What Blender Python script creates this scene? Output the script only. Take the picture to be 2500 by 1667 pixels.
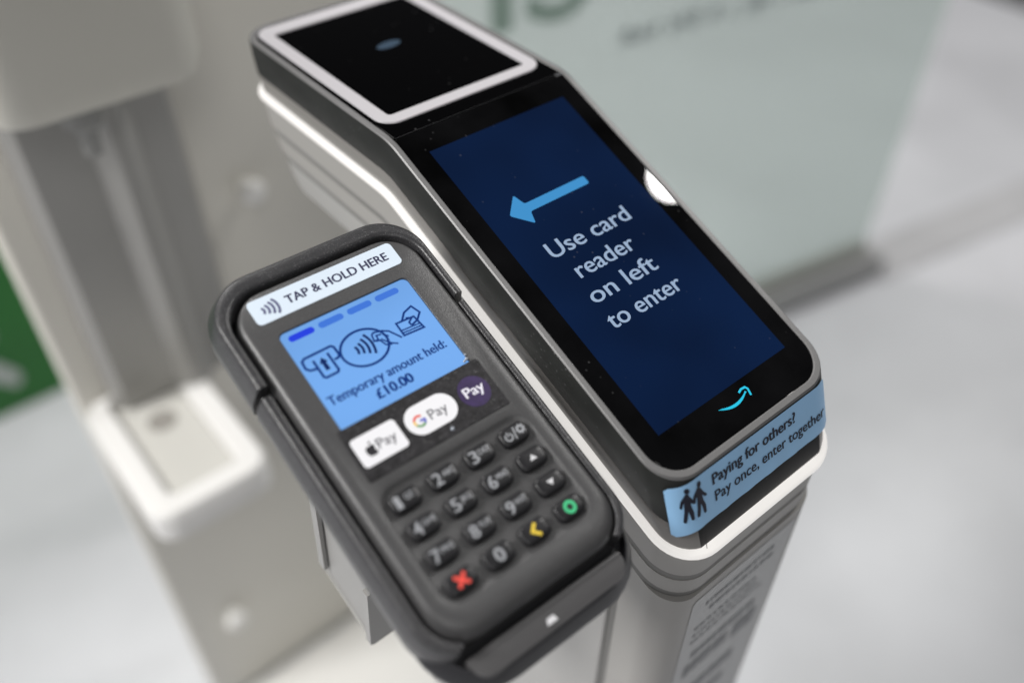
import bpy, bmesh, math, random
from mathutils import Matrix, Vector
random.seed(7)
for o in list(bpy.data.objects): bpy.data.objects.remove(o)
SC = bpy.context.scene
COL = SC.collection

# ------------------------------------------------------------------ scale
G = 1.25e-3            # metres per drawing unit of the gate
Z0 = 1.0               # height of the fold of the reader head above the floor
AL = math.radians(21.134); CA, SA = math.cos(AL), math.sin(AL)
def W(p): return Vector((p[0]*G, p[1]*G, p[2]*G + Z0))

# ------------------------------------------------------------------ camera
CAMU = (-181.502, -234.161, 162.184)
RIGHT = Vector((.77003, -.63797, .00661)); DOWN = Vector((-.43552, -.53320, -.72527)); FWD = Vector((.46623, .55560, -.68843))
cd = bpy.data.cameras.new('camera'); cam = bpy.data.objects.new('camera', cd); COL.objects.link(cam)
m3 = Matrix((RIGHT, -DOWN, -FWD)).transposed()
cam.matrix_world = Matrix.Translation(W(CAMU)) @ m3.to_4x4()
cd.sensor_fit = 'HORIZONTAL'; cd.sensor_width = 36; cd.lens = 2185/2500*36
cd.clip_start = .02; cd.clip_end = 60
cd.dof.use_dof = True; cd.dof.focus_distance = 294*G; cd.dof.aperture_fstop = 2.6; cd.dof.aperture_blades = 0
SC.camera = cam

# ------------------------------------------------------------------ world, lamps, exposure
wd = bpy.data.worlds.new('World'); SC.world = wd; wd.use_nodes = True
bg = wd.node_tree.nodes['Background']; bg.inputs[0].default_value = (.97, .98, 1, 1); bg.inputs[1].default_value = .11
def area(name, loc, target, size, power, col=(1, .985, .965), size_y=None, shape='SQUARE'):
    l = bpy.data.lights.new(name, 'AREA'); l.energy = power; l.color = col; l.shape = shape; l.size = size
    if size_y: l.size_y = size_y
    o = bpy.data.objects.new(name, l); COL.objects.link(o); o.location = loc
    o.rotation_euler = (Vector(target) - Vector(loc)).to_track_quat('-Z', 'Y').to_euler(); return o
area('overhead_area_light', (-2.3, .7, 3.0), (-.1, 0, .9), 1.1, 110)  # broad areas added in place of unseen downlights; this one lights left faces
area('overhead_area_light', (.1, 2.4, 3.1), (.2, .3, .5), 1.0, 56)
area('overhead_area_light', (3.8, .6, 3.1), (1.6, .4, 0), 1.1, 30)  # added to brighten the floor on the right
area('overhead_area_light', (-.9, -1.9, 3.0), (-.1, .3, .5), .9, 13)
area('ceiling_downlight', (1.852, .0, 3.0), (.5, 0, .5), .115, 20, shape='DISK')
SC.view_settings.view_transform = 'Standard'; SC.view_settings.look = 'None'
SC.view_settings.exposure = 0; SC.view_settings.gamma = 1

# ------------------------------------------------------------------ materials
def lin(c): return tuple(((v/255+.055)/1.055)**2.4 if v/255 > .04045 else v/255/12.92 for v in c) + (1,)
MATS = {}
def mat(name, col, rough=.5, metal=0, spec=.5, emit=None, estr=1, bump=0, bscale=900, speck=0, sscale=1500, dust=0, vary=0, vscale=6, rvary=0, coat=0, smudge=0, evary=0):
    if name in MATS: return MATS[name]
    m = bpy.data.materials.new(name); m.use_nodes = True; nt = m.node_tree; N = nt.nodes; L = nt.links
    b = N['Principled BSDF']; b.inputs['Base Color'].default_value = (*col[:3], 1); b.inputs['Roughness'].default_value = rough
    b.inputs['Metallic'].default_value = metal; b.inputs['Specular IOR Level'].default_value = spec
    if coat: b.inputs['Coat Weight'].default_value = coat; b.inputs['Coat Roughness'].default_value = .08
    if emit: b.inputs['Emission Color'].default_value = (*emit[:3], 1); b.inputs['Emission Strength'].default_value = estr
    tc = N.new('ShaderNodeTexCoord')
    def noise(scale, detail=3):
        n = N.new('ShaderNodeTexNoise'); n.inputs['Scale'].default_value = scale; n.inputs['Detail'].default_value = detail
        L.new(tc.outputs['Object'], n.inputs['Vector']); return n
    colsock = None
    def ramp(fac, a, c0, bb, c1):
        r = N.new('ShaderNodeValToRGB'); r.color_ramp.elements[0].position = a; r.color_ramp.elements[0].color = c0
        r.color_ramp.elements[1].position = bb; r.color_ramp.elements[1].color = c1; L.new(fac, r.inputs[0]); return r.outputs[0]
    if vary:
        n = noise(vscale, 5); k0, k1 = 1-vary, 1+vary
        colsock = ramp(n.outputs[0], .3, tuple(c*k0 for c in col[:3])+(1,), .7, tuple(c*k1 for c in col[:3])+(1,))
    if speck:
        n = noise(sscale, 2)
        s = ramp(n.outputs[0], .60, (0, 0, 0, 1), .72, (speck, speck, speck, 1))
        mx = N.new('ShaderNodeMixRGB'); mx.blend_type = 'ADD'; mx.inputs[0].default_value = 1
        if colsock: L.new(colsock, mx.inputs[1])
        else: mx.inputs[1].default_value = (*col[:3], 1)
        L.new(s, mx.inputs[2]); colsock = mx.outputs[0]
    if dust:
        v = N.new('ShaderNodeTexVoronoi'); v.inputs['Scale'].default_value = 330; L.new(tc.outputs['Object'], v.inputs['Vector'])
        near = ramp(v.outputs['Distance'], .03, (1, 1, 1, 1), .20, (0, 0, 0, 1))
        sep = N.new('ShaderNodeSeparateColor'); L.new(v.outputs['Color'], sep.inputs[0])
        big = noise(22, 2); thr = N.new('ShaderNodeMath'); thr.operation = 'MULTIPLY'; L.new(sep.outputs[0], thr.inputs[0])
        L.new(big.outputs[0], thr.inputs[1])
        keep = ramp(thr.outputs[0], .46, (0, 0, 0, 1), .66, (1, 1, 1, 1))
        mu = N.new('ShaderNodeMath'); mu.operation = 'MULTIPLY'; L.new(near, mu.inputs[0]); L.new(keep, mu.inputs[1])
        mu2 = N.new('ShaderNodeMath'); mu2.operation = 'MULTIPLY'; L.new(mu.outputs[0], mu2.inputs[0]); mu2.inputs[1].default_value = dust
        mx = N.new('ShaderNodeMixRGB'); L.new(mu2.outputs[0], mx.inputs[0])
        if colsock: L.new(colsock, mx.inputs[1])
        else: mx.inputs[1].default_value = (*col[:3], 1)
        mx.inputs[2].default_value = (.5, .5, .52, 1); colsock = mx.outputs[0]
    if evary:      # uneven backlight
        n = noise(14, 2); L.new(ramp(n.outputs[0], .3, tuple(c*(1-evary) for c in emit[:3])+(1,), .7, tuple(c*(1+evary*.8) for c in emit[:3])+(1,)), b.inputs['Emission Color'])
    if colsock: L.new(colsock, b.inputs['Base Color'])
    if smudge or rvary:
        n = noise(35 if smudge else 60, 5)
        r = ramp(n.outputs[0], .42, (rough,)*3+(1,), .75, (rough+(smudge or rvary),)*3+(1,)); L.new(r, b.inputs['Roughness'])
    if bump:
        n = noise(bscale, 2); bp = N.new('ShaderNodeBump'); bp.inputs['Strength'].default_value = bump; bp.inputs['Distance'].default_value = .0004
        L.new(n.outputs[0], bp.inputs['Height']); L.new(bp.outputs[0], b.inputs['Normal'])
    MATS[name] = m; return m

M_shell = mat('dark_shell_plastic', (.019, .020, .019), .55, spec=.3, bump=.12, bscale=1800, dust=.2, rvary=.10, vary=.2, vscale=40)
M_rim = mat('grey_rim_metal', (.17, .168, .168), .46, metal=.3, bump=.1, bscale=2500, speck=.05, sscale=2600)
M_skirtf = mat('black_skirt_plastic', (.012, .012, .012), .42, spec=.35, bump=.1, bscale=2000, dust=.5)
M_skirt = mat('skirt_reflection_tone', (.21, .20, .19), .30, spec=.6, bump=.1, bscale=2000, dust=.4)  # side skirt painted lighter in place of the white strip's reflection
M_white = mat('lit_strip_diffuser', (.38, .37, .36), .4, spec=.4, emit=(1, .97, .93), estr=.64)
M_paint = mat('warm_grey_powder_coat', (.335, .325, .31), .42, bump=.06, bscale=1500, vary=.03)
M_paint2 = mat('warm_grey_powder_coat_core', (.37, .365, .355), .38, bump=.06, bscale=1500, vary=.03)
M_gap = mat('dark_gap', (.02, .02, .02), .7)
M_groove = mat('groove_gasket', (.19, .187, .18), .6)
M_glass = mat('black_cover_glass', (.0022, .0022, .0025), .006, spec=.13, dust=.14, vary=.9, vscale=28)
M_palm = mat('black_infrared_window', (.0010, .0010, .0012), .01, spec=.025, dust=.26)
M_lcd = mat('blue_display', (.001, .002, .006), .015, spec=.13, emit=lin((9, 30, 64)), estr=.80, dust=.22, evary=.34)
M_lcdtext = mat('display_text_glow', (.004, .004, .004), .02, spec=.05, emit=lin((160, 182, 210)), estr=.92)
M_arrow = mat('display_arrow_glow', (.004, .004, .004), .02, spec=.05, emit=lin((66, 148, 208)), estr=.95)
M_smile = mat('cyan_logo_glow', lin((0, 165, 195)), .3, emit=lin((0, 165, 195)), estr=.35)  # print given a faint glow of its own
M_ring = mat('white_ring_plastic', (.47, .455, .475), .4)
M_lens = mat('sensor_lens_blue', lin((30, 44, 58)), .25, emit=lin((62, 80, 96)), estr=.5, vary=.3, vscale=300)  # faint emission added to the lens colour
M_sticker = mat('light_blue_sticker', lin((150, 196, 236)), .35, vary=.035, vscale=60, bump=.05, bscale=80)
M_ink = mat('navy_ink', lin((8, 10, 34)), .5)
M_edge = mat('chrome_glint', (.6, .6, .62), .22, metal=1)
M_pad = mat('reader_grey_plastic', (.062, .0615, .063), .35, bump=.25, bscale=2200, speck=.05, sscale=2400, rvary=.06)
M_padk = mat('key_rubber', (.016, .0158, .0175), .36, spec=.4, bump=.08, bscale=2500)
M_cradle = mat('cradle_grey_plastic', (.034, .0335, .036), .32, bump=.35, bscale=1700, speck=.13, sscale=2100, rvary=.05)
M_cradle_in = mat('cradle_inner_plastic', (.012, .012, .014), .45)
M_tray = mat('cradle_tray_lit_tone', (.085, .083, .085), .45, bump=.3, bscale=1500)  # ledge painted paler than the wall, as its lit top face
M_leg = mat('key_legend_print', (.30, .31, .33), .5)
M_legr = mat('key_legend_red', lin((232, 78, 66)), .5); M_legy = mat('key_legend_yellow', lin((226, 196, 60)), .5)
M_legg = mat('key_legend_green', lin((60, 185, 125)), .5); M_legw = mat('key_legend_white', (.62, .62, .64), .5)
M_paddisp = mat('backlit_display', (.004, .008, .02), .35, spec=.06, emit=lin((117, 170, 235)), estr=.95, evary=.12)
M_bar1 = mat('bar_dark_blue', (.01, .01, .05),.4, spec=.05, emit=lin((28, 62, 222)), estr=.95)
M_bar2 = mat('bar_mid_blue', (.01, .02, .05),.4, spec=.05, emit=lin((62, 116, 215)), estr=.95)
M_icon = mat('icon_navy', (.004, .01, .03),.4, spec=.05, emit=lin((12, 50, 122)), estr=.9)
M_icon2 = mat('icon_deep_navy', (.004, .01, .03),.4, spec=.05, emit=lin((10, 32, 90)), estr=.9)
M_tlabel = mat('pale_blue_label', lin((214, 227, 240)), .3, vary=.02, vscale=40)
M_labelink = mat('label_ink', lin((38, 38, 74)), .5); M_labelgrey = mat('label_ink_grey', lin((95, 98, 130)), .5)
M_strip = mat('payment_strip_print', (.022, .021, .023), .5, spec=.25, vary=.5, vscale=420, speck=.05, sscale=900)
M_badge = mat('white_badge', (.80, .80, .83), .35); M_purple = mat('purple_badge', lin((50, 34, 78)), .35, vary=.2, vscale=500)
M_badgeink = mat('badge_ink', lin((70, 68, 78)), .5); M_black = mat('badge_black', lin((30, 28, 34)), .5)
M_badgew = mat('badge_white_ink', (.75, .74, .82), .5)
GC = {k: mat('badge_'+k, lin(c), .5) for k, c in dict(red=(222, 92, 80), yellow=(232, 190, 70), green=(96, 150, 92), blue=(88, 96, 190)).items()}
M_clear = mat('clear_bead', (.32, .35, .40), .08, spec=.7, coat=.5)
M_brk = mat('bracket_grey_steel', (.30, .295, .285), .38, bump=.06, bscale=1500, vary=.03, vscale=30)
M_floor = mat('floor_vinyl', (.585, .59, .615), .32, vary=.13, vscale=2.0, rvary=.12, bump=.03, bscale=300)
M_board = mat('board_beige', (.72, .70, .64), .42, vary=.03, vscale=5)
M_disp = mat('dispenser_beige', (.62, .605, .545), .40, vary=.03, vscale=6)
M_col = mat('column_shaded_beige', (.36, .355, .34), .36, metal=.2, vary=.06, vscale=8)  # beige column darkened for the shade under the dispenser
M_traygrey = mat('tray_liner_grey', (.60, .59, .55), .5)
M_green = mat('green_sign', lin((18, 104, 28)), .5, vary=.06, vscale=12); M_fig = mat('sign_figure_white', (.42, .45, .44), .5)
M_kgreen = mat('green_lettering', lin((146, 168, 156)), .5); M_kgrey = mat('grey_lettering', lin((168, 178, 177)), .5)
M_rail = mat('aluminium_rail', (.42, .42, .39), .35, metal=.3); M_slab = mat('dark_slab', (.10, .10, .105), .8)
def frosted():
    m = bpy.data.materials.new('frosted_green_glass'); m.use_nodes = True; nt = m.node_tree; N = nt.nodes; L = nt.links
    N.clear(); out = N.new('ShaderNodeOutputMaterial'); d = N.new('ShaderNodeBsdfDiffuse'); tl = N.new('ShaderNodeBsdfTranslucent')
    d.inputs[0].default_value = (.84, .88, .865, 1); tl.inputs[0].default_value = (.80, .855, .835, 1)
    g = N.new('ShaderNodeBsdfGlossy'); g.inputs[1].default_value = .25; mx = N.new('ShaderNodeMixShader'); mx.inputs[0].default_value = .4
    L.new(d.outputs[0], mx.inputs[1]); L.new(tl.outputs[0], mx.inputs[2])
    m2 = N.new('ShaderNodeMixShader'); m2.inputs[0].default_value = .05; L.new(mx.outputs[0], m2.inputs[1]); L.new(g.outputs[0], m2.inputs[2])
    tr = N.new('ShaderNodeBsdfTransparent'); tr.inputs[0].default_value = (.93, .98, .96, 1)
    m3_ = N.new('ShaderNodeMixShader'); m3_.inputs[0].default_value = .55; L.new(m2.outputs[0], m3_.inputs[1]); L.new(tr.outputs[0], m3_.inputs[2])
    L.new(m3_.outputs[0], out.inputs[0]); return m
M_frost = frosted()

# ------------------------------------------------------------------ object helpers
def empty(name, loc, label, cat, M=None):
    o = bpy.data.objects.new(name, None); COL.objects.link(o); o.empty_display_size = .02
    o.matrix_world = M if M else Matrix.Translation(loc)
    o['label'] = label; o['category'] = cat; o['_mw'] = 1
    WM[o.name] = o.matrix_world.copy() if M is None else M.copy()
    return o
WM = {}
def link(name, me, m, parent=None, basis=None, label=None):
    o = bpy.data.objects.new(name, me); COL.objects.link(o)
    if m and not me.materials: me.materials.append(m)
    B = basis or Matrix.Identity(4)
    o.matrix_basis = B
    if parent:
        o.parent = parent; o.matrix_parent_inverse = WM[parent.name].inverted()
    WM[o.name] = B.copy()
    if label: o['label'] = label
    return o
def finish(bm, name, smooth=35):
    bmesh.ops.recalc_face_normals(bm, faces=bm.faces)
    me = bpy.data.meshes.new(name); bm.to_mesh(me); bm.free()
    if smooth:
        for p in me.polygons: p.use_smooth = True
        me.set_sharp_from_angle(angle=math.radians(smooth))
    return me
def mesh(name, V, F, m, parent=None, smooth=35, basis=None, label=None, merge=True):
    bm = bmesh.new(); vs = [bm.verts.new(v) for v in V]
    for f in F:
        try: bm.faces.new([vs[i] for i in f])
        except ValueError: pass
    if merge: bmesh.ops.remove_doubles(bm, verts=bm.verts, dist=1e-7)
    return link(name, finish(bm, name, smooth), m, parent, basis, label)
def loft(rings, closed=True, cap0=True, cap1=True):
    n = len(rings[0]); V = [p for r in rings for p in r]; F = []
    for k in range(len(rings)-1):
        for i in range(n if closed else n-1):
            j = (i+1) % n; F.append((k*n+i, k*n+j, (k+1)*n+j, (k+1)*n+i))
    if cap0: F.append(tuple(range(n-1, -1, -1)))
    if cap1: F.append(tuple(range((len(rings)-1)*n, len(rings)*n)))
    return V, F
def rr(x0, x1, y0, y1, r, n=8, subs=()):
    """rounded rectangle, counter-clockwise; r = one radius or (bottom, top); subs = extra y on the long sides"""
    rb, rt = (r, r) if not isinstance(r, tuple) else r
    P = []
    def arc(cx, cy, rad, a0):
        for k in range(n+1):
            a = math.radians(a0 + 90*k/n); P.append((cx+rad*math.cos(a), cy+rad*math.sin(a)))
    arc(x1-rb, y0+rb, rb, -90)
    for s in subs: P.append((x1, s))
    arc(x1-rt, y1-rt, rt, 0); arc(x0+rt, y1-rt, rt, 90)
    for s in reversed(subs): P.append((x0, s))
    arc(x0+rb, y0+rb, rb, 180)
    return P
def stroke(pts, w, closed=False):
    """flat ribbon along a polyline -> list of quads (2D)"""
    n = len(pts); Q = []; L, Rr = [], []
    for i in range(n):
        a = Vector(pts[(i-1) % n] if (closed or i > 0) else pts[i]); b = Vector(pts[i]); c = Vector(pts[(i+1) % n] if (closed or i < n-1) else pts[i])
        d1 = (b-a).normalized() if (b-a).length > 1e-9 else (c-b).normalized(); d2 = (c-b).normalized() if (c-b).length > 1e-9 else d1
        t = (d1+d2).normalized() if (d1+d2).length > 1e-6 else d1; nn = Vector((-t.y, t.x)); k = w/2/max(.5, nn.dot(Vector((-d1.y, d1.x))))
        L.append(b+nn*k); Rr.append(b-nn*k)
    for i in range(n if closed else n-1):
        j = (i+1) % n; Q.append([L[i], L[j], Rr[j], Rr[i]])
    return Q
def circ(cx, cy, rx, ry=None, n=28, a0=0, a1=360):
    ry = ry or rx; full = abs(a1-a0) >= 360
    return [(cx+rx*math.cos(math.radians(a0+(a1-a0)*k/(n if full else n-1))), cy+ry*math.sin(math.radians(a0+(a1-a0)*k/(n if full else n-1)))) for k in range(n)]
def flat(name, polys, fmap, m, parent, lift=.05, basis=None, label=None):
    """flat print: 2D polygons put on a surface by fmap(x, y, lift)"""
    V, F = [], []
    for p in polys:
        F.append(tuple(range(len(V), len(V)+len(p)))); V += [fmap(q[0], q[1], lift) for q in p]
    return mesh(name, V, F, m, parent, smooth=0, basis=basis, label=label, merge=True)
TXT = {}
def glyphs(body, bold=0.0):
    key = (body, bold)
    if key in TXT: return TXT[key]
    cu = bpy.data.curves.new('t', 'FONT'); cu.body = body; cu.size = 1; cu.offset = bold; cu.resolution_u = 4
    o = bpy.data.objects.new('t', cu); COL.objects.link(o)
    dg = bpy.context.evaluated_depsgraph_get(); ev = o.evaluated_get(dg); me = ev.to_mesh()
    V = [(v.co.x, v.co.y) for v in me.vertices]; F = [tuple(p.vertices) for p in me.polygons]; ev.to_mesh_clear()
    bpy.data.objects.remove(o); bpy.data.curves.remove(cu)
    TXT[key] = (V, F); return V, F
def text(name, body, x0, x1, yb, cap, fmap, m, parent, bold=0.0, lift=.06, up=1, basis=None):
    bold = max(bold, 0); hv = glyphs('H', 0.0)[0]; hy0 = min(v[1] for v in hv); hh = max(v[1] for v in hv)-hy0
    V, F = glyphs(body, 0.0); a = min(v[0] for v in V); b = max(v[0] for v in V)
    e = bold*cap*1.3
    sx = (x1-x0-2*e)/(b-a); sy = cap/hh; VV, FF = [], []
    for k, (dx, dy) in enumerate([(0, 0)] if e == 0 else [(-e, 0), (0, -e*.4), (0, e*.4), (e, 0)]):
        FF += [tuple(i+len(VV) for i in f) for f in F]; VV += [fmap(x0+e+dx+(v[0]-a)*sx, yb+up*((v[1]-hy0)*sy+dy), lift+k*.004) for v in V]
    return mesh(name, VV, FF, m, parent, smooth=0, basis=basis, merge=False)
def box(name, x0, x1, y0, y1, z0, z1, m, parent=None, r=.004, label=None):
    ring = lambda d, z: [(p[0], p[1], z) for p in rr(x0+d, x1-d, y0+d, y1-d, max(r-d, 1e-4), 6)]
    b = min(r, (z1-z0)/2)*.7
    V, F = loft([ring(b, z0), ring(b*.3, z0+b*.3), ring(0, z0+b), ring(0, z1-b), ring(b*.3, z1-b*.3), ring(b, z1)])
    return mesh(name, V, F, m, parent, 40, label=label)

# ------------------------------------------------------------------ floor
fl = mesh('floor', [(-8, -8, 0), (9, -8, 0), (9, 9, 0), (-8, 9, 0)], [(0, 1, 2, 3)], M_floor, smooth=0)
fl['kind'] = 'structure'; fl['label'] = 'light grey vinyl floor'

# ------------------------------------------------------------------ the gate pedestal with its reader head
gate = empty('entry_gate_pedestal', (0, -.02, 0), 'grey entry gate pedestal with black palm scanner and sloping blue screen', 'gate')
TB = math.tan(AL/2)
def bend(x, p, h):
    """sheet folded at p=0: p<0 is the level palm part, p>0 slopes down to the front; h = height above the sheet"""
    T = 5+.22*abs(h)
    pal = lambda q: (x, -q, h); slo = lambda q: (x, -q*CA-h*SA, -q*SA+h*CA)
    if p >= T: return W(slo(p))
    if p <= -T: return W(pal(p))
    a, b, c = Vector(pal(-T)), Vector(slo(-h*TB)), Vector(slo(T)); t = (p+T)/(2*T)
    return W(a*(1-t)**2+b*2*t*(1-t)+c*t*t)
SUBS = (-58, -46, -36, -22, -16, -13, -10.5, -8, -6, -4.5, -3, -1.5, 0, 1.5, 3, 4.5, 6, 8, 10.5, 13, 16, 22, 36, 60, 90, 115)
def hring(hw, back, front, r, h, rb=None):   # ring of the head at height h
    return [bend(x, p, h) for x, p in rr(-hw, hw, -back, front, (rb or r, r), 10, SUBS)]
def pf(h): return 150.2 + 19.8*(-h/22)       # front edge of the black head at height h
BK = 110.0
# upper shell: side walls of the head
V, F = loft([hring(41.3, BK, pf(-.2), 13.2, -.2), hring(41.6, BK+.3, pf(-1)+.05, 13.5, -1.0), hring(41.5, BK+.2, pf(-7), 13.5, -7), hring(41.1, BK-.3, pf(-14.2)-.2, 13.6, -14.2), hring(40.5, BK-1, pf(-14.9)-.8, 13.6, -14.9), hring(38.5, BK-3, pf(-14.9)-3, 12, -15.0)], cap0=False, cap1=False)
mesh('upper_shell', V, F, M_shell, gate, 40)
# rim round the glass
V, F = loft([hring(38.9, BK-2.6, 147.7, 11.4, -1.5), hring(38.9, BK-2.6, 147.7, 11.4, .15), hring(39.3, BK-2.2, 148.1, 11.6, .45), hring(40.9, BK-.4, 149.8, 12.8, .42), hring(41.35, BK+.05, 150.3, 13.2, .0), hring(41.3, BK, pf(-.6), 13.2, -.6)], cap0=False, cap1=False)
mesh('rim', V, F, M_rim, gate, 30)
# skirt below the seam
SK = [hring(38.6, BK-3, pf(-14.5)-3, 12, -14.6), hring(40.2, BK-1.2, pf(-15.4)-.7, 13.5, -15.4), hring(40.6, BK-.8, pf(-16.2)-.4, 13.5, -16.2), hring(40.6, BK-.8, pf(-20.8)-.5, 13.8, -20.8), hring(40.1, BK-1.3, pf(-22.3)-.9, 13.6, -22.3), hring(38.6, BK-2.6, pf(-23.2)-2.4, 12.6, -23.0)]
# the ring starts at the front right corner: split into a front piece and a rear piece that meet at upright seams
npt = len(SK[0]); lim = -W((0, -(pf(-18)-.6)*CA+18*SA, 0)).y
fr_idx = [i for i in range(npt) if abs(SK[2][i].x) < 29.4*G and SK[2][i].y < -.12]
rear = [i for i in range(npt) if i not in fr_idx]
k0 = next(i for i in rear if (i-1) % npt in fr_idx) if fr_idx else 0
order = [(k0+j) % npt for j in range(len(rear))] if fr_idx else rear
full = [[r[i] for i in order] for r in SK]
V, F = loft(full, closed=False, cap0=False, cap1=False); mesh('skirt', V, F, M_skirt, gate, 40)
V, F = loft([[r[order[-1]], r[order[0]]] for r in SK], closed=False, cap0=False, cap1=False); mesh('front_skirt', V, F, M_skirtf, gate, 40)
# thin upright seam of the skirt, at the front
def front(xa, s, off=0.0, r=12.0, hw=41.5):
    fr = s/29.55; p1 = pf(-22*fr); h = -22*fr; hw = hw+off; r = r+off; e = abs(xa)-(41.5-12.0)
    if e <= 0: x, p = xa, p1+off
    else:
        a = e/12.0; x = math.copysign((hw-r)+r*math.sin(a), xa); p = p1+off-r*(1-math.cos(a))
    return W((x, -p*CA-h*SA, -p*SA+h*CA))
mesh('seam', [front(-29.3, 19, .12), front(-29.0, 19, .12), front(-29.3, 29, .12), front(-29.6, 29, .12)], [(0, 1, 2, 3)], M_gap, gate, 0)
# white strip round the pedestal, in segments that butt together
def trimring(d, h): return hring(42.4-d, 112.3-d, 172.6-d, max(16.5-d, 3), h)
prof = [(4.6, -22.6), (4.0, -22.1), (3.2, -22.0), (1.3, -22.2), (.3, -22.9), (0, -23.9), (.2, -24.6), (1.0, -25.0), (2.6, -25.1)]
V, F = loft([trimring(d, h) for d, h in prof], cap0=False, cap1=False)
mesh('white_strip', V, F, M_white, gate, 60)
# cap: painted housing below the strip, with two dark gaskets
def cring(d, h, bk=110.0): return hring(41.4-d, bk-d, 172.0-d+(-h-27)*math.tan(AL)*.92, 16-d*.6, h)
def back_at(h): return 110 if h > -33 else 110-(-h-33)*.62
def band(name, h0, h1, d, m):
    V, F = loft([cring(d+1.5, h0-.02, back_at(h0)), cring(d, h0-.25, back_at(h0)), cring(d, h1+.25, back_at(h1)), cring(d+1.5, h1+.02, back_at(h1))], cap0=False, cap1=False)
    return mesh(name, V, F, m, gate, 40)
band('cap', -24.8, -36.2, 0, M_paint); band('gasket', -35.2, -39.1, .22, M_groove); band('cap', -38.7, -46.2, 0, M_paint); band('gasket', -45.5, -49.0, .22, M_groove)
# rear housing under the palm part (back end tapers in), down to a flat underside
def crear(h, bk, zf): return [(W((x, -p, zf)) if True else None) for x, p in rr(-41.0, 41.0, -bk, 60, (9, 16), 10, SUBS)]
V, F = loft([cring(.4, -48.3, back_at(-48.3)), cring(.4, -56, back_at(-56)), cring(1.0, -61, back_at(-60)-1.5), cring(4, -62.5, back_at(-62)-4)], cap0=False, cap1=False)
mesh('housing', V, F, M_paint2, gate, 40)
# closed underside of the housing
und = [p for p in cring(4, -62.5, back_at(-62)-4)]
n = len(und); half = [(i, n-1-i) for i in range(n//2)]
mesh('underside', und, [(a, a+1, b-1, b) for a, b in half[:-1] if b-1 > a+1], M_paint2, gate, 0)
# pillar: rounded front cover and inset core behind a dark joint
def pillar(name, y0, y1, hw, rf, rb, m, drop=-46.0, ins=0):
    P = rr(-hw, hw, -y1, -y0, (rb, rf), 10, ())
    top = []
    for x, p in P:
        y = -p; zt = -48*1.05 + (y*math.tan(AL) if y < 0 else 0) - 2
        top.append((x, y, zt))
    V, F = loft([[W(q) for q in top], [Vector((q[0]*G, q[1]*G, .004)) for q in top]])
    return mesh(name, V, F, m, gate, 35)
pillar('pillar_cover', -150.6, -127.6, 41.2, 12.5, 1.0, M_paint)
pillar('pillar_core', -123.0, 14, 40.3, 1.2, 10, M_paint2)
pillar('pillar_joint', -129, -121, 38.8, .5, .5, M_groove)
box('foot_plate', -.085, .085, -.23, .09, .0, .012, mat('foot_white', (.8, .79, .77), .4), gate, .01)
# label on the pillar front with rows of tiny print
def pfront(x, z, l=0): return W((x, -150.6-l, z))
lab = rr(-28.5, 28.5, -330, -116, 2.5, 4)
mesh('pillar_label', [pfront(x, z, .15) for x, z in lab], [tuple(range(len(lab)))], mat('clear_label', (.36, .365, .365), .28), gate, 0)
polys = []
def row(z, hgt, x0, x1, wmin, wmax):
    x = x0
    while x < x1:
        w = random.uniform(wmin, wmax); polys.append([(x, z), (min(x+w, x1), z), (min(x+w, x1), z+hgt), (x, z+hgt)]); x += w+random.uniform(.5, 1.2)
for k in range(2): row(-126-k*6.0, 2.2, -20+(3 if k else 0), random.uniform(16, 23), .9, 4)
for k in range(3): row(-141-k*5.2, 1.6, -23, random.uniform(10, 24), .8, 4)
row(-166, 4.5, -20, 18, 2, 5); row(-180, 9, -22, 4, 3.5, 7); row(-183, 12, 8, 22, 4, 8); row(-205, 8, -20, 14, 3, 6); row(-222, 7, -18, 12, 3, 6); row(-245, 1.5, -18, 16, 1, 4); row(-252, 1.5, -18, 12, 1, 4)
lp = flat('label_print', polys, lambda x, y, l: pfront(x, y, l), mat('label_print_grey', (.21, .215, .225), .5), gate, .3); lp['kind'] = 'stuff'

# --- screen glass with everything shown on it
def scr(x, v, l=0): return W((x, -v*CA-l*SA, -v*SA+l*CA))
def plate(name, outline, fmap, t, m, parent, bev=.35, top=0.0):
    cx = sum(p[0] for p in outline)/len(outline); cy = sum(p[1] for p in outline)/len(outline)
    def ins(d): 
        o = []
        k = len(outline)
        for i in range(k):
            a, b, c = Vector(outline[i-1]), Vector(outline[i]), Vector(outline[(i+1) % k])
            d1 = (b-a); d2 = (c-b); d1 = d1.normalized() if d1.length > 1e-6 else d2.normalized(); d2 = d2.normalized() if d2.length > 1e-6 else d1
            t_ = (d1+d2).normalized(); nn = Vector((-t_.y, t_.x)); o.append(b+nn*d)
        return o
    rings = [[fmap(p[0], p[1], top-t) for p in outline], [fmap(p[0], p[1], top-bev) for p in outline], [fmap(p[0], p[1], top-bev*.3) for p in ins(bev*.3)], [fmap(p[0], p[1], top) for p in ins(bev)]]
    V, F = loft(rings); return mesh(name, V, F, m, parent, 8)
sg = plate('screen_glass', rr(-38.75, 38.75, .2, 147.55, (.4, 11.3), 10), scr, 2.2, M_glass, gate, .35, .30)
L0 = .30
flat('display', [rr(-31, 31, 9.98, 134.26, .15, 2)], scr, M_lcd, sg, L0+.03)
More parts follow.
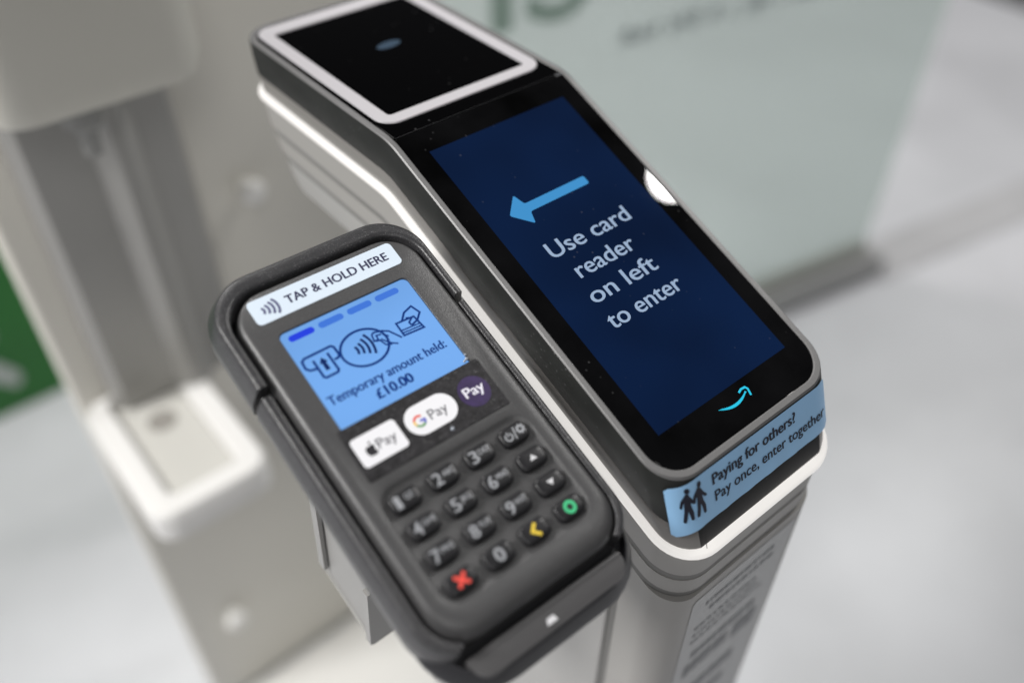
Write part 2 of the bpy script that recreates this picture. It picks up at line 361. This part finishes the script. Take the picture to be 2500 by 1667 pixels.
# arrow with rounded corners
def rounded(poly, r, n=5):
    o = []; k = len(poly)
    for i in range(k):
        a, b, c = Vector(poly[i-1]), Vector(poly[i]), Vector(poly[(i+1) % k]); d1 = (a-b).normalized(); d2 = (c-b).normalized()
        t = min(r, (a-b).length*.45, (c-b).length*.45); p0 = b+d1*t; p1 = b+d2*t
        for j in range(n+1):
            s = j/n; o.append(tuple(p0*(1-s)**2+b*2*s*(1-s)+p1*s*s))
    return o
flat('arrow_symbol', [rounded([(-22.1, 45.35), (-15.6, 38.8), (-14.1, 43.5), (13.4, 43.5), (13.4, 47.1), (-14.1, 47.1), (-15.6, 51.9)], .9)], scr, M_arrow, sg, L0+.08)
for s, x0, x1, vb in [('Use card', -19.4, 17.7, 66.6), ('reader', -15.7, 10.9, 77.2), ('on left', -18.0, 12.4, 87.5), ('to enter', -18.6, 15.1, 98.1)]:
    text('screen_text', s, x0, x1, vb, 6.2, scr, M_lcdtext, sg, .017, L0+.08, -1)
# smile logo on the bezel
bot = [(-7.5+14.2*t, 138.5+5.6*t*(1-t)*1.15-.2*t) for t in [k/16 for k in range(17)]]
top = [(-7.3+12.6*t, 138.3+3.1*t*(1-t)*1.3-.3*t+.15) for t in [k/16 for k in range(17)]]
arc1 = [(-7.6, 138.5)] + [(x, 138.45+.85*(1-((x+.6)/6.9)**2)+1.55*(1-((x+.6)/6.9)**2)) for x in [-6+1.0*k for k in range(12)]] + [(6.1, 138.9), (5.6, 138.3)] + [(x, 138.3+1.55*(1-((x+.6)/6.6)**2)) for x in [5-1.0*k for k in range(12)]]
flat('logo', [arc1], scr, M_smile, sg, L0+.06)
flat('logo_tip', stroke([(3.3, 137.75), (4.9, 137.2), (6.7, 137.35), (7.2, 138.3), (6.6, 140.6)], .75), scr, M_smile, sg, L0+.09)
# --- palm scanner glass
def pal(x, y, l=0): return W((x, y, l))
pg = plate('palm_glass', rr(-38.75, 38.75, .15, BK-2.8, (.4, 10.8), 10), pal, 2.2, M_palm, gate, .35, .30)
po = rr(-37.2, 37.2, 8.0, 105.6, (7.5, 7.0), 8); pi_ = rr(-31.6, 31.6, 13.9, 97.3, (1.6, .8), 8)
V, F = loft([[pal(x, y, .31) for x, y in po], [pal(x, y, .75) for x, y in [((p[0]*.994), (p[1]-56)*.995+56) for p in po]], [pal(x, y, .75) for x, y in [((p[0]*1.006), (p[1]-56)*1.005+56) for p in pi_]], [pal(x, y, .31) for x, y in pi_]], cap0=False, cap1=False)
mesh('light_ring', V, F, M_ring, pg, 40)
flat('sensor_lens', [[(a+.25*(b-61.5), b) for a, b in circ(.3, 61.5, 5.6, 2.7, 28)]], pal, M_lens, pg, .36)
# glints of the glass edge along the fold, added as thin chrome slivers
def glint(x0, x1, a, b, nm='fold_glint'):
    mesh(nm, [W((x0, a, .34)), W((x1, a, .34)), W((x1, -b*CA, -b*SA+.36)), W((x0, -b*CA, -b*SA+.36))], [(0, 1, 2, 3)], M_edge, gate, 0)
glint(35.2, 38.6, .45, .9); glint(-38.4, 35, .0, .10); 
# --- front sticker
def sdrop(xa): return 3.0*max(0, (-xa-29)/12)**1.4
def stk(x, s, l=0): return front(x, s+sdrop(x), .45+l)
V, F = [], []; xs = [-41.2+76.9*k/48 for k in range(49)]; ss = [.6+18.7*k/6 for k in range(7)]
for i, x in enumerate(xs):
    for j, s in enumerate(ss):
        q = s
        if i in (0, 48): q = min(max(s, 1.6), 18.3)          # clipped corners
        wob = .12*math.sin(x*.55+s*.3)*(s/19)**2
        V.append(stk(x, q, max(0, wob)))
for i in range(48):
    for j in range(6): a = i*7+j; F.append((a, a+7, a+8, a+1))
st = mesh('front_sticker', V, F, M_sticker, gate, 50, label='light blue paper sticker with navy print across the front')
ink = lambda x, s, l: front(x, s+.0, .62+l)
text('sticker_text', 'Paying for others?', -23.2, 18.2, 7.2, 3.95, ink, M_ink, st, .036, .02, -1)
text('sticker_text', 'Pay once, enter together', -22.9, 33.6, 13.7, 3.85, ink, M_ink, st, .022, .02, -1)
PERSON1 = [(-34.36, 4.74), (-35.03, 5.65), (-36.27, 7.45), (-36.92, 9.87), (-36.54, 10.29), (-36.05, 9.95), (-35.61, 8.5), (-35.21, 8.03), (-35.48, 11.11), (-36.39, 15.26), (-35.94, 15.76), (-35.3, 15.5), (-34.77, 13.82), (-34.12, 11.24), (-33.68, 13.54), (-33.58, 14.7), (-33.11, 15.12), (-32.44, 14.75), (-32.34, 12.07), (-32.87, 9.95), (-33.03, 8.35), (-32.06, 9.06), (-31.49, 8.8), (-31.96, 7.46), (-32.97, 5.96), (-33.37, 4.9)]
PERSON2 = [(-29.73, 3.93), (-30.42, 4.72), (-31.58, 6.18), (-32.01, 7.53), (-31.97, 9.06), (-31.32, 9.05), (-30.88, 7.55), (-30.5, 7.07), (-30.49, 8.46), (-30.91, 11.7), (-31.38, 14.26), (-30.99, 14.85), (-30.26, 14.7), (-29.69, 12.42), (-29.4, 10.35), (-28.81, 12.13), (-28.59, 14.21), (-28.2, 14.86), (-27.39, 14.65), (-27.33, 11.88), (-28.11, 9.45), (-28.28, 7.69), (-27.26, 8.79), (-26.47, 8.95), (-26.19, 8.53), (-27.43, 6.95), (-28.58, 4.67)]
flat('pictogram', [PERSON1, circ(-33.67, 3.75, .95, 1.05, 20)], ink, M_ink, st, .02)
flat('pictogram', [PERSON2, circ(-28.96, 3.2, .85, 1.15, 20)], ink, M_ink, st, .05)

# ------------------------------------------------------------------ card reader and its cradle
S = .86
rz, rx, ry = math.radians(-.926), math.radians(19.14), math.radians(1.11)
ROT = Matrix.Rotation(rz, 4, 'Z') @ Matrix.Rotation(rx, 4, 'X') @ Matrix.Rotation(ry, 4, 'Y')
O1 = Vector((-73.389, -94.209, -79.185)); CV = Vector(CAMU); O2 = CV+(O1-CV)*S
PM = Matrix.Translation(W(O2)) @ ROT
K = S*G
def pd(x, y, h=0): return PM @ Vector((x*K, y*K, h*K))
reader = empty('card_reader', None, 'dark grey card payment terminal with lit blue display and number keys', 'card reader', PM)
cradle = empty('reader_cradle', None, 'charcoal plastic cradle on grey steel bracket holding the card terminal', 'holder', PM @ Matrix.Translation((0, 0, -.015)))

def pring(hw, y0, y1, rb, rt, h, n=10): return [pd(x, y, h) for x, y in rr(-hw, hw, y0, y1, (rb, rt), n)]
# body: side walls and rolled top edge, then a face with openings for display and keypad
outer = rr(-35.0, 35.0, -27.0, 106.8, (11.5, 12), 10)
V, F = loft([pring(38.2, -32.6, 109, 14, 15, -14), pring(38.2, -32.6, 109, 14, 15, -5.5), pring(37.9, -32.1, 108.7, 14, 14.8, -3.2), pring(37.2, -31.0, 108.3, 13.5, 14, -1.5), pring(36.2, -29.0, 107.6, 12.5, 13, -.4), [pd(x, y, 0) for x, y in outer]], cap0=True, cap1=False)
bm = bmesh.new(); vs = [bm.verts.new(v) for v in V]
for f in F: bm.faces.new([vs[i] for i in f])
scr_hole = rr(-27.2, 26.4, 27.0, 89.4, (1.0, 2.6), 6); key_hole = rr(-31.3, 31.3, -22.2, 22.8, (7.5, 7.5), 8)
def loopverts(pts, h): return [bm.verts.new(pd(x, y, h)) for x, y in pts]
top_loop = vs[-len(outer):]
l1 = loopverts(scr_hole, 0); l2 = loopverts(key_hole, 0)
edges = []
for lp in (top_loop, l1, l2):
    for i in range(len(lp)):
        a, b = lp[i], lp[(i+1) % len(lp)]; e = bm.edges.get((a, b)) or bm.edges.new((a, b)); edges.append(e)
bmesh.ops.triangle_fill(bm, edges=edges, use_beauty=True)
def walls(loop, steps):
    cur = loop
    for pts, h in steps:
        nx = loopverts(pts, h)
        for i in range(len(cur)):
            j = (i+1) % len(cur); bm.faces.new((cur[i], cur[j], nx[j], nx[i]))
        cur = nx
    bm.faces.new(cur)
walls(l1, [(rr(-27.0, 26.2, 27.2, 89.2, (1.0, 2.5), 6), -.25), (rr(-26.95, 26.15, 27.3, 89.15, (1.0, 2.5), 6), -1.3)])
walls(l2, [(rr(-30.7, 30.7, -21.6, 22.2, (7.2, 7.2), 8), -.3), (rr(-29.7, 29.7, -20.6, 21.2, (6.5, 6.5), 8), -1.1), (rr(-28.9, 28.9, -19.8, 20.4, (6, 6), 8), -1.35)])
body = link('body', finish(bm, 'body', 32), M_pad, reader)
# display
dsp = plate('display', rr(-26.9, 26.1, 27.4, 89.1, (1.0, 2.4), 6), pd, .5, M_paddisp, reader, .1, -.75)
D0 = -.75
for k in range(4): flat('progress_bar', [rr(-24.3+k*11.75, -24.3+k*11.75+9.9, 84.6, 87.2, 1.25, 6)], pd, M_bar1 if k == 0 else M_bar2, dsp, D0+.06)
ICON = {
 'wing': [(-21.7, 71.4), (-24.1, 71.9), (-25.2, 73.2), (-24.9, 76.1), (-23.7, 76.9), (-13.2, 77.0), (-12.4, 76.2), (-12.3, 72.7), (-13.0, 71.8), (-14.7, 71.7)],
 'card': [(-21.4, 74.8), (-21.4, 67.5), (-20.7, 66.9), (-16.2, 66.9), (-15.5, 67.6), (-15.6, 75.2)],
 'w1': [(-6.2, 72.5), (-5.8, 71.0), (-6.3, 69.3)], 'w2': [(-4.5, 73.2), (-3.9, 71.0), (-4.5, 68.7)], 'w3': [(-2.8, 74.3), (-1.9, 71.1), (-2.7, 67.7)], 'w4': [(-1.0, 75.4), (0.1, 71.2), (-0.9, 66.7)],
 'h1': [(1.7, 73.9), (2.9, 74.4), (5.9, 73.6), (8.0, 72.3), (10.7, 67.8)], 'h2': [(1.7, 73.9), (1.2, 71.2), (2.8, 71.2), (3.0, 72.9), (4.8, 72.5)], 'h3': [(5.4, 73.5), (5.5, 71.9), (6.9, 70.6)],
 'h4': [(1.4, 71.1), (3.2, 70.5), (4.1, 68.0), (6.2, 67.2)], 'h5': [(3.7, 70.9), (4.9, 69.2), (6.4, 67.5), (8.2, 66.3)],
 'c2': [(12.2, 70.2), (19.9, 69.7)], 'c3': [(12.1, 69.1), (20.0, 68.6)], 'k1': [(14.4, 73.5), (17.0, 76.2), (20.9, 77.4), (22.3, 73.7), (19.7, 71.3), (16.6, 70.4)], 'k2': [(16.3, 74.0), (18.4, 73.1), (16.4, 71.8), (16.6, 70.4)]}
lv = D0+.05
for k, w in [('wing', .95), ('card', .95), ('h1', .75), ('h2', .65), ('h3', .65), ('h4', .7), ('h5', .65), ('c2', .55), ('c3', .55), ('k1', .8), ('k2', .75)]:
    lv += .012; flat('display_icon', stroke(ICON[k], w), pd, M_icon, dsp, lv)
flat('display_icon', stroke(circ(-3.1, 70.7, 9.0, 7.2, 40), .95, True), pd, M_icon, dsp, lv+.012)
flat('display_icon', stroke([(11.9, 73.6), (19.3, 73.2), (20.1, 67.5), (11.8, 68.0)], .8, True), pd, M_icon, dsp, lv+.024)
for k in ('w1', 'w2', 'w3', 'w4'):
    p = ICON[k]; q = [tuple(Vector(p[0])*(1-t)*(1-2*t)+Vector(p[1])*4*t*(1-t)+Vector(p[2])*t*(2*t-1)) for t in [j/8 for j in range(9)]]
    flat('display_icon', stroke(q, 1.0), pd, M_icon2, dsp, lv)
flat('display_icon', [[(-18.5, 74.6), (-16.9, 72.3), (-17.8, 72.3), (-17.7, 69.2), (-19.4, 69.2), (-19.3, 72.3), (-20.1, 72.3)]], pd, M_icon2, dsp, lv)
text('display_text', 'Temporary amount held:', -25.2, 23.0, 56.7, 3.5, pd, M_icon, dsp, .03, D0+.06)
text('display_text', '£10.00', -9.8, 5.2, 50.9, 3.7, pd, M_icon, dsp, .05, D0+.06)
# clear bead of glue at the display corner
V, F = [], []
bd = bmesh.new()
for cx, cy, r in [(25.5, 48.5, .75), (26.1, 50.2, .5), (24.3, 48.1, .5)]:
    bmesh.ops.create_icosphere(bd, subdivisions=2, radius=r*K, matrix=PM @ Matrix.Translation((cx*K, cy*K, .25*K)))
link('glue_bead', finish(bd, 'glue_bead', 60), M_clear, reader)
bd = bmesh.new(); bmesh.ops.create_icosphere(bd, subdivisions=2, radius=.8*K, matrix=PM @ Matrix.Translation((5.2*K, 28.4*K, .3*K)))
link('glue_bead', finish(bd, 'glue_bead', 60), M_clear, reader)
# instruction label
lb = plate('instruction_label', rr(-30.5, 29.2, 94.9, 105.4, 1.9, 5), pd, .35, M_tlabel, reader, .1, .18)
text('label_text', 'TAP & HOLD HERE', -17.4, 25.1, 98.55, 3.45, pd, M_labelink, lb, .03, .24)
for k in range(4): flat('contactless_symbol', stroke([(-27.0+k*1.5+(1.1+.25*k)*math.cos(a), 99.95+(1.15+.62*k)*math.sin(a)*1.15) for a in [math.radians(-66+16.5*j) for j in range(9)]], .95), pd, M_labelgrey, lb, .24+.01*k)
# payment strip with badges
ps = plate('payment_strip', rr(-29.1, 28.8, 26.3, 47.2, .7, 4), pd, 1.0, M_strip, reader, .15, .30)
flat('badge', [rr(-27.6, -10.3, 31.0, 42.2, 1.4, 5)], pd, M_badge, ps, .36)
flat('badge', [rr(-8.0, 12.1, 31.2, 42.6, 5.65, 10)], pd, M_badge, ps, .36)
flat('badge', [circ(20.3, 36.5, 6.1, 6.1, 36)], pd, M_purple, ps, .36)
text('badge_lettering', 'Pay', -19.9, -12.6, 34.9, 3.6, pd, M_badgeink, ps, .004, .42)
ap = [(-22.6, 37.4), (-21.9, 37.8), (-21.1, 37.5), (-20.7, 36.9), (-21.2, 36.2), (-21.1, 35.4), (-20.6, 34.9), (-21.2, 33.9), (-21.9, 33.8), (-22.6, 34.0), (-23.3, 33.8), (-24.0, 34.4), (-24.5, 35.6), (-24.3, 37.0), (-23.5, 37.7)]
flat('badge_logo', [rounded(ap, .5, 3), [(-22.5, 38.0), (-21.7, 38.3), (-21.4, 39.2), (-22.2, 38.9)]], pd, M_black, ps, .42)
gx, gy, gr = -2.9, 36.6, 1.95
for nm, a0, a1 in [('red', 45, 160), ('yellow', 160, 210), ('green', 210, 315), ('blue', 315, 362)]:
    flat('badge_logo', stroke(circ(gx, gy, gr, gr, 10, a0, a1), .85), pd, GC[nm], ps, .42)
flat('badge_logo', stroke([(gx+.1, gy-.05), (gx+2.3, gy-.05)], .85), pd, GC['blue'], ps, .43)
text('badge_lettering', 'Pay', 1.0, 8.3, 34.9, 3.7, pd, M_badgeink, ps, -.003, .42)
text('badge_lettering', 'Pay', 16.2, 24.6, 35.2, 3.8, pd, M_badgew, ps, .028, .42)
# keys
def keymesh():
    R_ = [(5.6, 3.55, 2.2, -1.6), (5.6, 3.55, 2.2, .1), (5.35, 3.3, 2.1, .75), (4.8, 2.75, 1.7, 1.05), (3.2, 1.6, 1.0, 1.2)]
    rings = [[Vector((x*K, y*K, h*K)) for x, y in rr(-a, a, -b, b, r, 5)] for a, b, r, h in R_]
    V, F = loft(rings); bm_ = bmesh.new(); v_ = [bm_.verts.new(v) for v in V]
    for f in F: bm_.faces.new([v_[i] for i in f])
    return finish(bm_, 'key', 45)
KM = keymesh(); KX, KY = 15.0, 10.4915
LEG = [['1', '2', '3', 'power'], ['4', '5', '6', 'up'], ['7', '8', '9', 'down'], ['X', '0', '<', 'O']]
SUBT = {'1': 'QZ', '2': 'ABC', '3': 'DEF', '4': 'GHI', '5': 'JKL', '6': 'MNO', '7': 'PRS', '8': 'TUV', '9': 'WXY'}
for j in range(4):
    for i in range(4):
        x, y = (i-1.5)*KX, -(j-1.5)*KY
        kb = PM @ Matrix.Translation((x*K, y*K, 0)); k = link('key', KM, M_padk, reader, kb); g = LEG[j][i]
        f = lambda a, b, l, x=x, y=y: pd(x+a, y+b, 1.22+l)
        if g in SUBT:
            text('legend', g, -4.0, -.9 if g != '1' else -2.0, -2.2, 4.3, f, M_leg, k, .03, .02)
            text('legend', SUBT[g], -.3, 4.3 if len(SUBT[g]) > 2 else 3.0, -.35, 1.9, f, M_leg, k, .02, .02)
        elif g == '0': text('legend', '0', -1.8, 1.8, -2.2, 4.4, f, M_leg, k, .04, .02)
        elif g == 'X': flat('legend', stroke([(-2, -1.9), (2, 1.9)], 1.25), f, M_legr, k, .02); flat('legend', stroke([(-2, 1.9), (2, -1.9)], 1.25), f, M_legr, k, .05)
        elif g == '<': flat('legend', stroke([(1.0, 2.2), (-1.3, 0), (1.0, -2.2)], 1.15), f, M_legy, k, .02)
        elif g == 'O': flat('legend', stroke(circ(0, 0, 1.75, 1.75, 28), 1.25, True), f, M_legg, k, .02)
        elif g == 'up': flat('legend', [[(-1.5, -.9), (1.5, -.9), (0, 1.2)]], f, M_legw, k, .02)
        elif g == 'down': flat('legend', [[(-1.5, .9), (0, -1.2), (1.5, .9)]], f, M_legw, k, .02)
        else:
            flat('legend', stroke(circ(-2.6, -.3, 1.35, 1.35, 22, 125, 415), .6), f, M_leg, k, .02); flat('legend', stroke([(-2.6, -.2), (-2.6, 1.6)], .55), f, M_leg, k, .05)
            flat('legend', stroke([(-.4, -2.2), (.6, 2.2)], .55), f, M_leg, k, .02); flat('legend', stroke(circ(2.8, .4, 1.1, 1.1, 20), .8, True), f, M_leg, k, .02)
            flat('legend', [q for a in range(0, 360, 45) for q in stroke([(2.8+1.3*math.cos(math.radians(a)), .4+1.3*math.sin(math.radians(a))), (2.8+1.85*math.cos(math.radians(a)), .4+1.85*math.sin(math.radians(a)))], .55)], f, M_leg, k, .05)

# --- cradle: C-shaped wall in two lengths, floor, tray at the card slot
XC = -1.0
XO, XI, YT, YTI, YB = 42.3, 38.7, 116.6, 109.5, -35.0
def path(hw, yt, rt, yb, rb, inner):
    """open path from the lower right, up, over the top, down to the lower left"""
    P = []
    def arc(cx, cy, r, a0, a1, n):
        for k in range(n+1):
            a = math.radians(a0+(a1-a0)*k/n); P.append((cx+r*math.cos(a), cy+r*math.sin(a)))
    arc(hw-rb, yb+rb, rb, -62, 0, 8)
    for s in (-5, 20, 40, 60, 70.9, 73.4, 85): P.append((hw, s))
    arc(hw-rt, yt-rt, rt, 0, 90, 12); P.append((0, yt)); arc(-hw+rt, yt-rt, rt, 90, 180, 12)
    for s in (85, 73.4, 70.9, 60, 40, 20, -5): P.append((-hw, s))
    arc(-hw+rb, yb+rb, rb, 180, 242, 8)
    return P
PO = path(XO, YT, 18, YB, 16, False); PI = path(XI, YTI, 14.6, YB+2.2, 14.2, True)
def wall(name, idx, top, m, bot=-17):
    rings = []
    for i in idx:
        a, b = Vector(PO[i])+Vector((XC, 0)), Vector(PI[i])+Vector((XC*.6, 0)); d = (b-a)
        q = lambda t, h: pd(a.x+d.x*t, a.y+d.y*t, h)
        rings.append([q(.25, bot-2.2), q(-.3, bot+1), q(-.42, -9), q(0, top-1.5), q(.08, top-.6), q(.26, top-.1), q(.7, top), q(.92, top-.35), q(1, top-1.1), q(1, bot)])
    V, F = loft(rings, closed=True); return mesh(name, V, F, m, cradle, 50)
ia = 8+1+4            # index of y=70.9 on the right side
N_ = len(PO)
wall('wall', list(range(0, ia+1)), -1.7, M_cradle); wall('wall', list(range(N_-1-ia, N_)), -1.7, M_cradle)
wall('upper_clip', list(range(ia+1, N_-1-ia)), 1.0, M_cradle)
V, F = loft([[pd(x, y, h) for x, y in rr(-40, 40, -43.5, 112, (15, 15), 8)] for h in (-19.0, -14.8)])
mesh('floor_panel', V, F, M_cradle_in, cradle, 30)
# gap lining below the reader edge
def fr(d, h):
    P = []
    rb = 24-d*.9
    for k in range(9): a = math.radians(180+90*k/8); P.append((-(43.4-d)+rb+rb*math.cos(a), -48.6+d+rb+rb*math.sin(a)))
    for k in range(9): a = math.radians(270+90*k/8); P.append(((43.4-d)-rb+rb*math.cos(a), -48.6+d+rb+rb*math.sin(a)))
    return [pd(x, y, h) for x, y in P]
V, F = loft([fr(2.5, -20), fr(.4, -18.5), fr(0, -15), fr(1.2, -12.4), fr(3.6, -9.0), fr(4.2, -8.9), fr(4.6, -13)])
mesh('card_tray', V, F, mat('tray_wall_shaded_tone', (.022, .022, .025), .38), cradle, 25)  # shade of the downward front face put into a darker colour
def ledge(d, h): return [pd(x, y, h) for x, y in rr(-33+d*.3, 32-d*.3, -44.3+d*.6, -35.5-d, (7-d*.3, 1.2), 6)]
V, F = loft([ledge(0, -16), ledge(0, -9.0), ledge(.5, -8.5), ledge(.9, -8.4)])
mesh('tray_ledge', V, F, M_tray, cradle, 30)
mesh('tray_marker', [pd(x, y, h) for x, y, h in [(-4.6, -41.9, -8.1), (-.4, -41.9, -8.1), (-1.0, -39.2, -8.5), (-3.4, -39.2, -8.5), (-4.6, -42.3, -9.6), (-.4, -42.3, -9.6), (-1.0, -38.9, -10), (-3.4, -38.9, -10)]], [(0, 1, 2, 3), (0, 4, 5, 1), (1, 5, 6, 2), (2, 6, 7, 3), (3, 7, 4, 0)], mat('marker_white', (.7, .7, .72), .4), cradle, 0)
# steel bracket reaching from the pillar under the cradle
XL = -117.0
ft, fb, bt, bb = (-89.2, -77), (-81.1, -139.9), (-57.0, -73), (-49.7, -128.8)
def brk(x, d=0): return [W((x, ft[0]+d, ft[1])), W((x, fb[0]+d, fb[1]+d)), W((x, bb[0]-d, bb[1]+d)), W((x, bt[0]-d, bt[1]))]
V, F = loft([brk(XL+.8, .8), brk(XL, 1.2) if False else brk(XL, .0), brk(-41.0, 0)])
mesh('bracket', V, F, M_brk, cradle, 25)
def lip(y0, y1, z0, z1, sk):
    P = [(XL-1.1, y0, z0), (XL-1.1, y1, z0), (XL-1.1, y1+sk, z1), (XL-1.1, y0+sk, z1)]; Q = [(XL+.5, *p[1:]) for p in P]
    V, F = loft([[W(p) for p in P], [W(p) for p in Q]]); mesh('bracket_lip', V, F, M_brk, cradle, 25)
lip(-86.4, -83.3, -99, -138.5, 5.0); lip(-59.6, -55.6, -75, -124, 6.2)
V, F = loft([[W((x, y, z)) for x, y in ((-110, -86), (-72, -86), (-72, -60), (-110, -60))] for z in (-90, -50)])
mesh('mount_block', V, F, M_brk, cradle, 25)

# ------------------------------------------------------------------ hand sanitiser stand behind, on the left
st_ = empty('sanitiser_stand', (.03, .4, 0), 'beige board stand with boxy dispenser above a white drip tray', 'dispenser stand')
box('board', -.178, .22, .37, .40, .012, 1.04, M_board, st_, .006)
box('base_plate', -.15, .33, .02, .366, .0, .012, mat('base_white', (.80, .79, .76), .4), st_, .01)
box('dispenser_housing', -.165, -.02, .262, .368, .912, 1.24, M_disp, st_, .028)
# column between housing and tray, with a raised rounded rib
ring = lambda z: [(x, y, z) for x, y in [(-.150, .369), (-.150, .352), (-.142, .345), (-.098, .344), (-.092, .336), (-.084, .330), (-.074, .330), (-.066, .336), (-.062, .344), (-.034, .345), (-.028, .352), (-.028, .369)]]
V, F = loft([ring(.60), ring(.915)]); mesh('column', V, F, M_col, st_, 30)
# drip tray: white rim, sunken liner
def tr(d, z): return [(x, y, z) for x, y in rr(-.178+d, -.072-d, .205+d, .369-d*.3, max(.02-d*.5, .003), 6)]
V, F = loft([tr(.004, .570), tr(0, .574), tr(0, .600), tr(.003, .604), tr(.020, .604), tr(.023, .600), tr(.025, .586)], cap1=False); mesh('drip_tray', V, F, mat('tray_white', (.84, .83, .81), .4), st_, 40)
mesh('tray_liner', tr(.0240, .597), [tuple(range(28))], M_traygrey, st_, 0)
mesh('drain', [(-.125+.013*math.cos(a), .315+.013*math.sin(a), .5975) for a in [k*math.pi/8 for k in range(16)]], [tuple(range(16))], mat('drain_dark', (.30, .285, .26), .6), st_, 0)
V, F = loft([[(-.105+r*math.cos(a), .30+r*math.sin(a), z) for a in [k*math.pi/8 for k in range(16)]] for r, z in ((.014, .915), (.013, .895), (.007, .890), (.006, .872))])
mesh('nozzle', V, F, mat('nozzle_grey', (.30, .30, .29), .5), st_, 40)
def bolt(x, z, y=.37, r=.0125):
    V, F = loft([[(x+rr_*math.cos(a), y-d, z+rr_*math.sin(a)) for a in [2*math.pi*k/20 for k in range(20)]] for rr_, d in [(r*.6, -.002), (r*.6, .010), (r*.95, .011), (r, .014), (r*.8, .019), (r*.4, .021)]])
    mesh('bolt', V, F, mat('bolt_white', (.90, .89, .86), .3), st_, 50)
bolt(.020, .757); bolt(-.122, .188, r=.014)

# ------------------------------------------------------------------ green sign board standing behind it
sg_ = empty('green_sign_board', (-.4, 1.1, 0), 'dark green sign board with pale figure standing on the floor', 'sign')
box('panel', -.75, .05, 1.10, 1.125, 0.0, .95, M_green, sg_, .004)
gm = lambda x, z, l: (x, 1.10-.002-l*.001, z)
fx, fz = -.215, .055
flat('figure', [rounded([(fx-.075, fz+.075), (fx-.02, fz+.10), (fx+.01, fz+.06), (fx+.035, fz+.02), (fx+.02, fz-.005), (fx-.01, fz+.03), (fx-.05, fz+.02), (fx-.10, fz+.0), (fx-.11, fz+.03), (fx-.06, fz+.05)], .012)], gm, M_fig, sg_, .1)
flat('figure', [circ(fx+.0, fz+.125, .022, .022, 20)], gm, M_fig, sg_, .1)

# ------------------------------------------------------------------ frosted glass gate leaf behind the pedestal
gl = empty('glass_gate_leaf', (1.0, .44, 0), 'frosted green tinted glass gate leaf with faded green lettering', 'gate leaf')
A_ = Vector((.24, .585)); B_ = Vector((1.30, .389)); dv = (B_-A_).normalized(); nv = Vector((dv.y, -dv.x)); LEN = (B_-A_).length
if nv.y > 0: nv = -nv
def gp(s, z, o=0): q = A_+dv*s+nv*o; return Vector((q.x, q.y, z))
def gbox(name, s0, s1, z0, z1, o0, o1, m):
    V, F = loft([[gp(s, z0, o) for s, o in ((s0, o0), (s1, o0), (s1, o1), (s0, o1))], [gp(s, z1, o) for s, o in ((s0, o0), (s1, o0), (s1, o1), (s0, o1))]])
    return mesh(name, V, F, m, gl, 20)
pane = gbox('pane', 0, LEN, .075, 1.06, -.005, .005, M_frost)
gbox('bottom_rail', 0, LEN, .045, .075, -.012, .012, M_rail)
gbox('leaf_shadow_box', .5, LEN+.03, .0, .045, -.03, .045, mat('leaf_shadow_grey', (.26, .26, .26), .6))  # dark box added as the shade under the leaf
gmap = lambda s, z, l: gp(s, z, .006+l*.001)
def gs(x): return (x-A_.x)/dv.x
text('lettering', 'IS', .20, .345, .715, .15, gmap, M_kgreen, pane, .02, .5)
polys = []; x_ = .40
while x_ < .86:      # second line: too blurred to read, so only uneven strokes
    w_ = random.uniform(.008, .02); h_ = random.uniform(.016, .03); polys.append([(x_, .655), (x_+w_, .655), (x_+w_, .655+h_), (x_, .655+h_)]); x_ += w_+random.choice((.006, .008, .02))
sm = flat('small_lettering', polys, gmap, M_kgrey, pane, .5); sm['kind'] = 'stuff'
V, F = loft([[gp(s_, z, o) for s_, o in ((LEN+.02, -.05), (LEN+1.6, -.05), (LEN+1.6, .06), (LEN+.02, .06))] for z in (0, .004)])  # darker grey band laid on the floor beyond the leaf
ts = mesh('floor_band', V, F, mat('floor_band_grey', (.45, .45, .46), .4, vary=.1, vscale=5), None, 0); ts['kind'] = 'structure'; ts['label'] = 'grey band on the floor along the leaf line'
# dark slab added on the floor far to the right
mt = box('far_slab', 2.86, 4.2, .55, 2.2, 0.0, .012, M_slab, None, .01); mt['label'] = 'dark flat slab lying beyond the glass leaf'; mt['category'] = 'mat'
for o in bpy.data.objects:
    if '_mw' in o: del o['_mw']
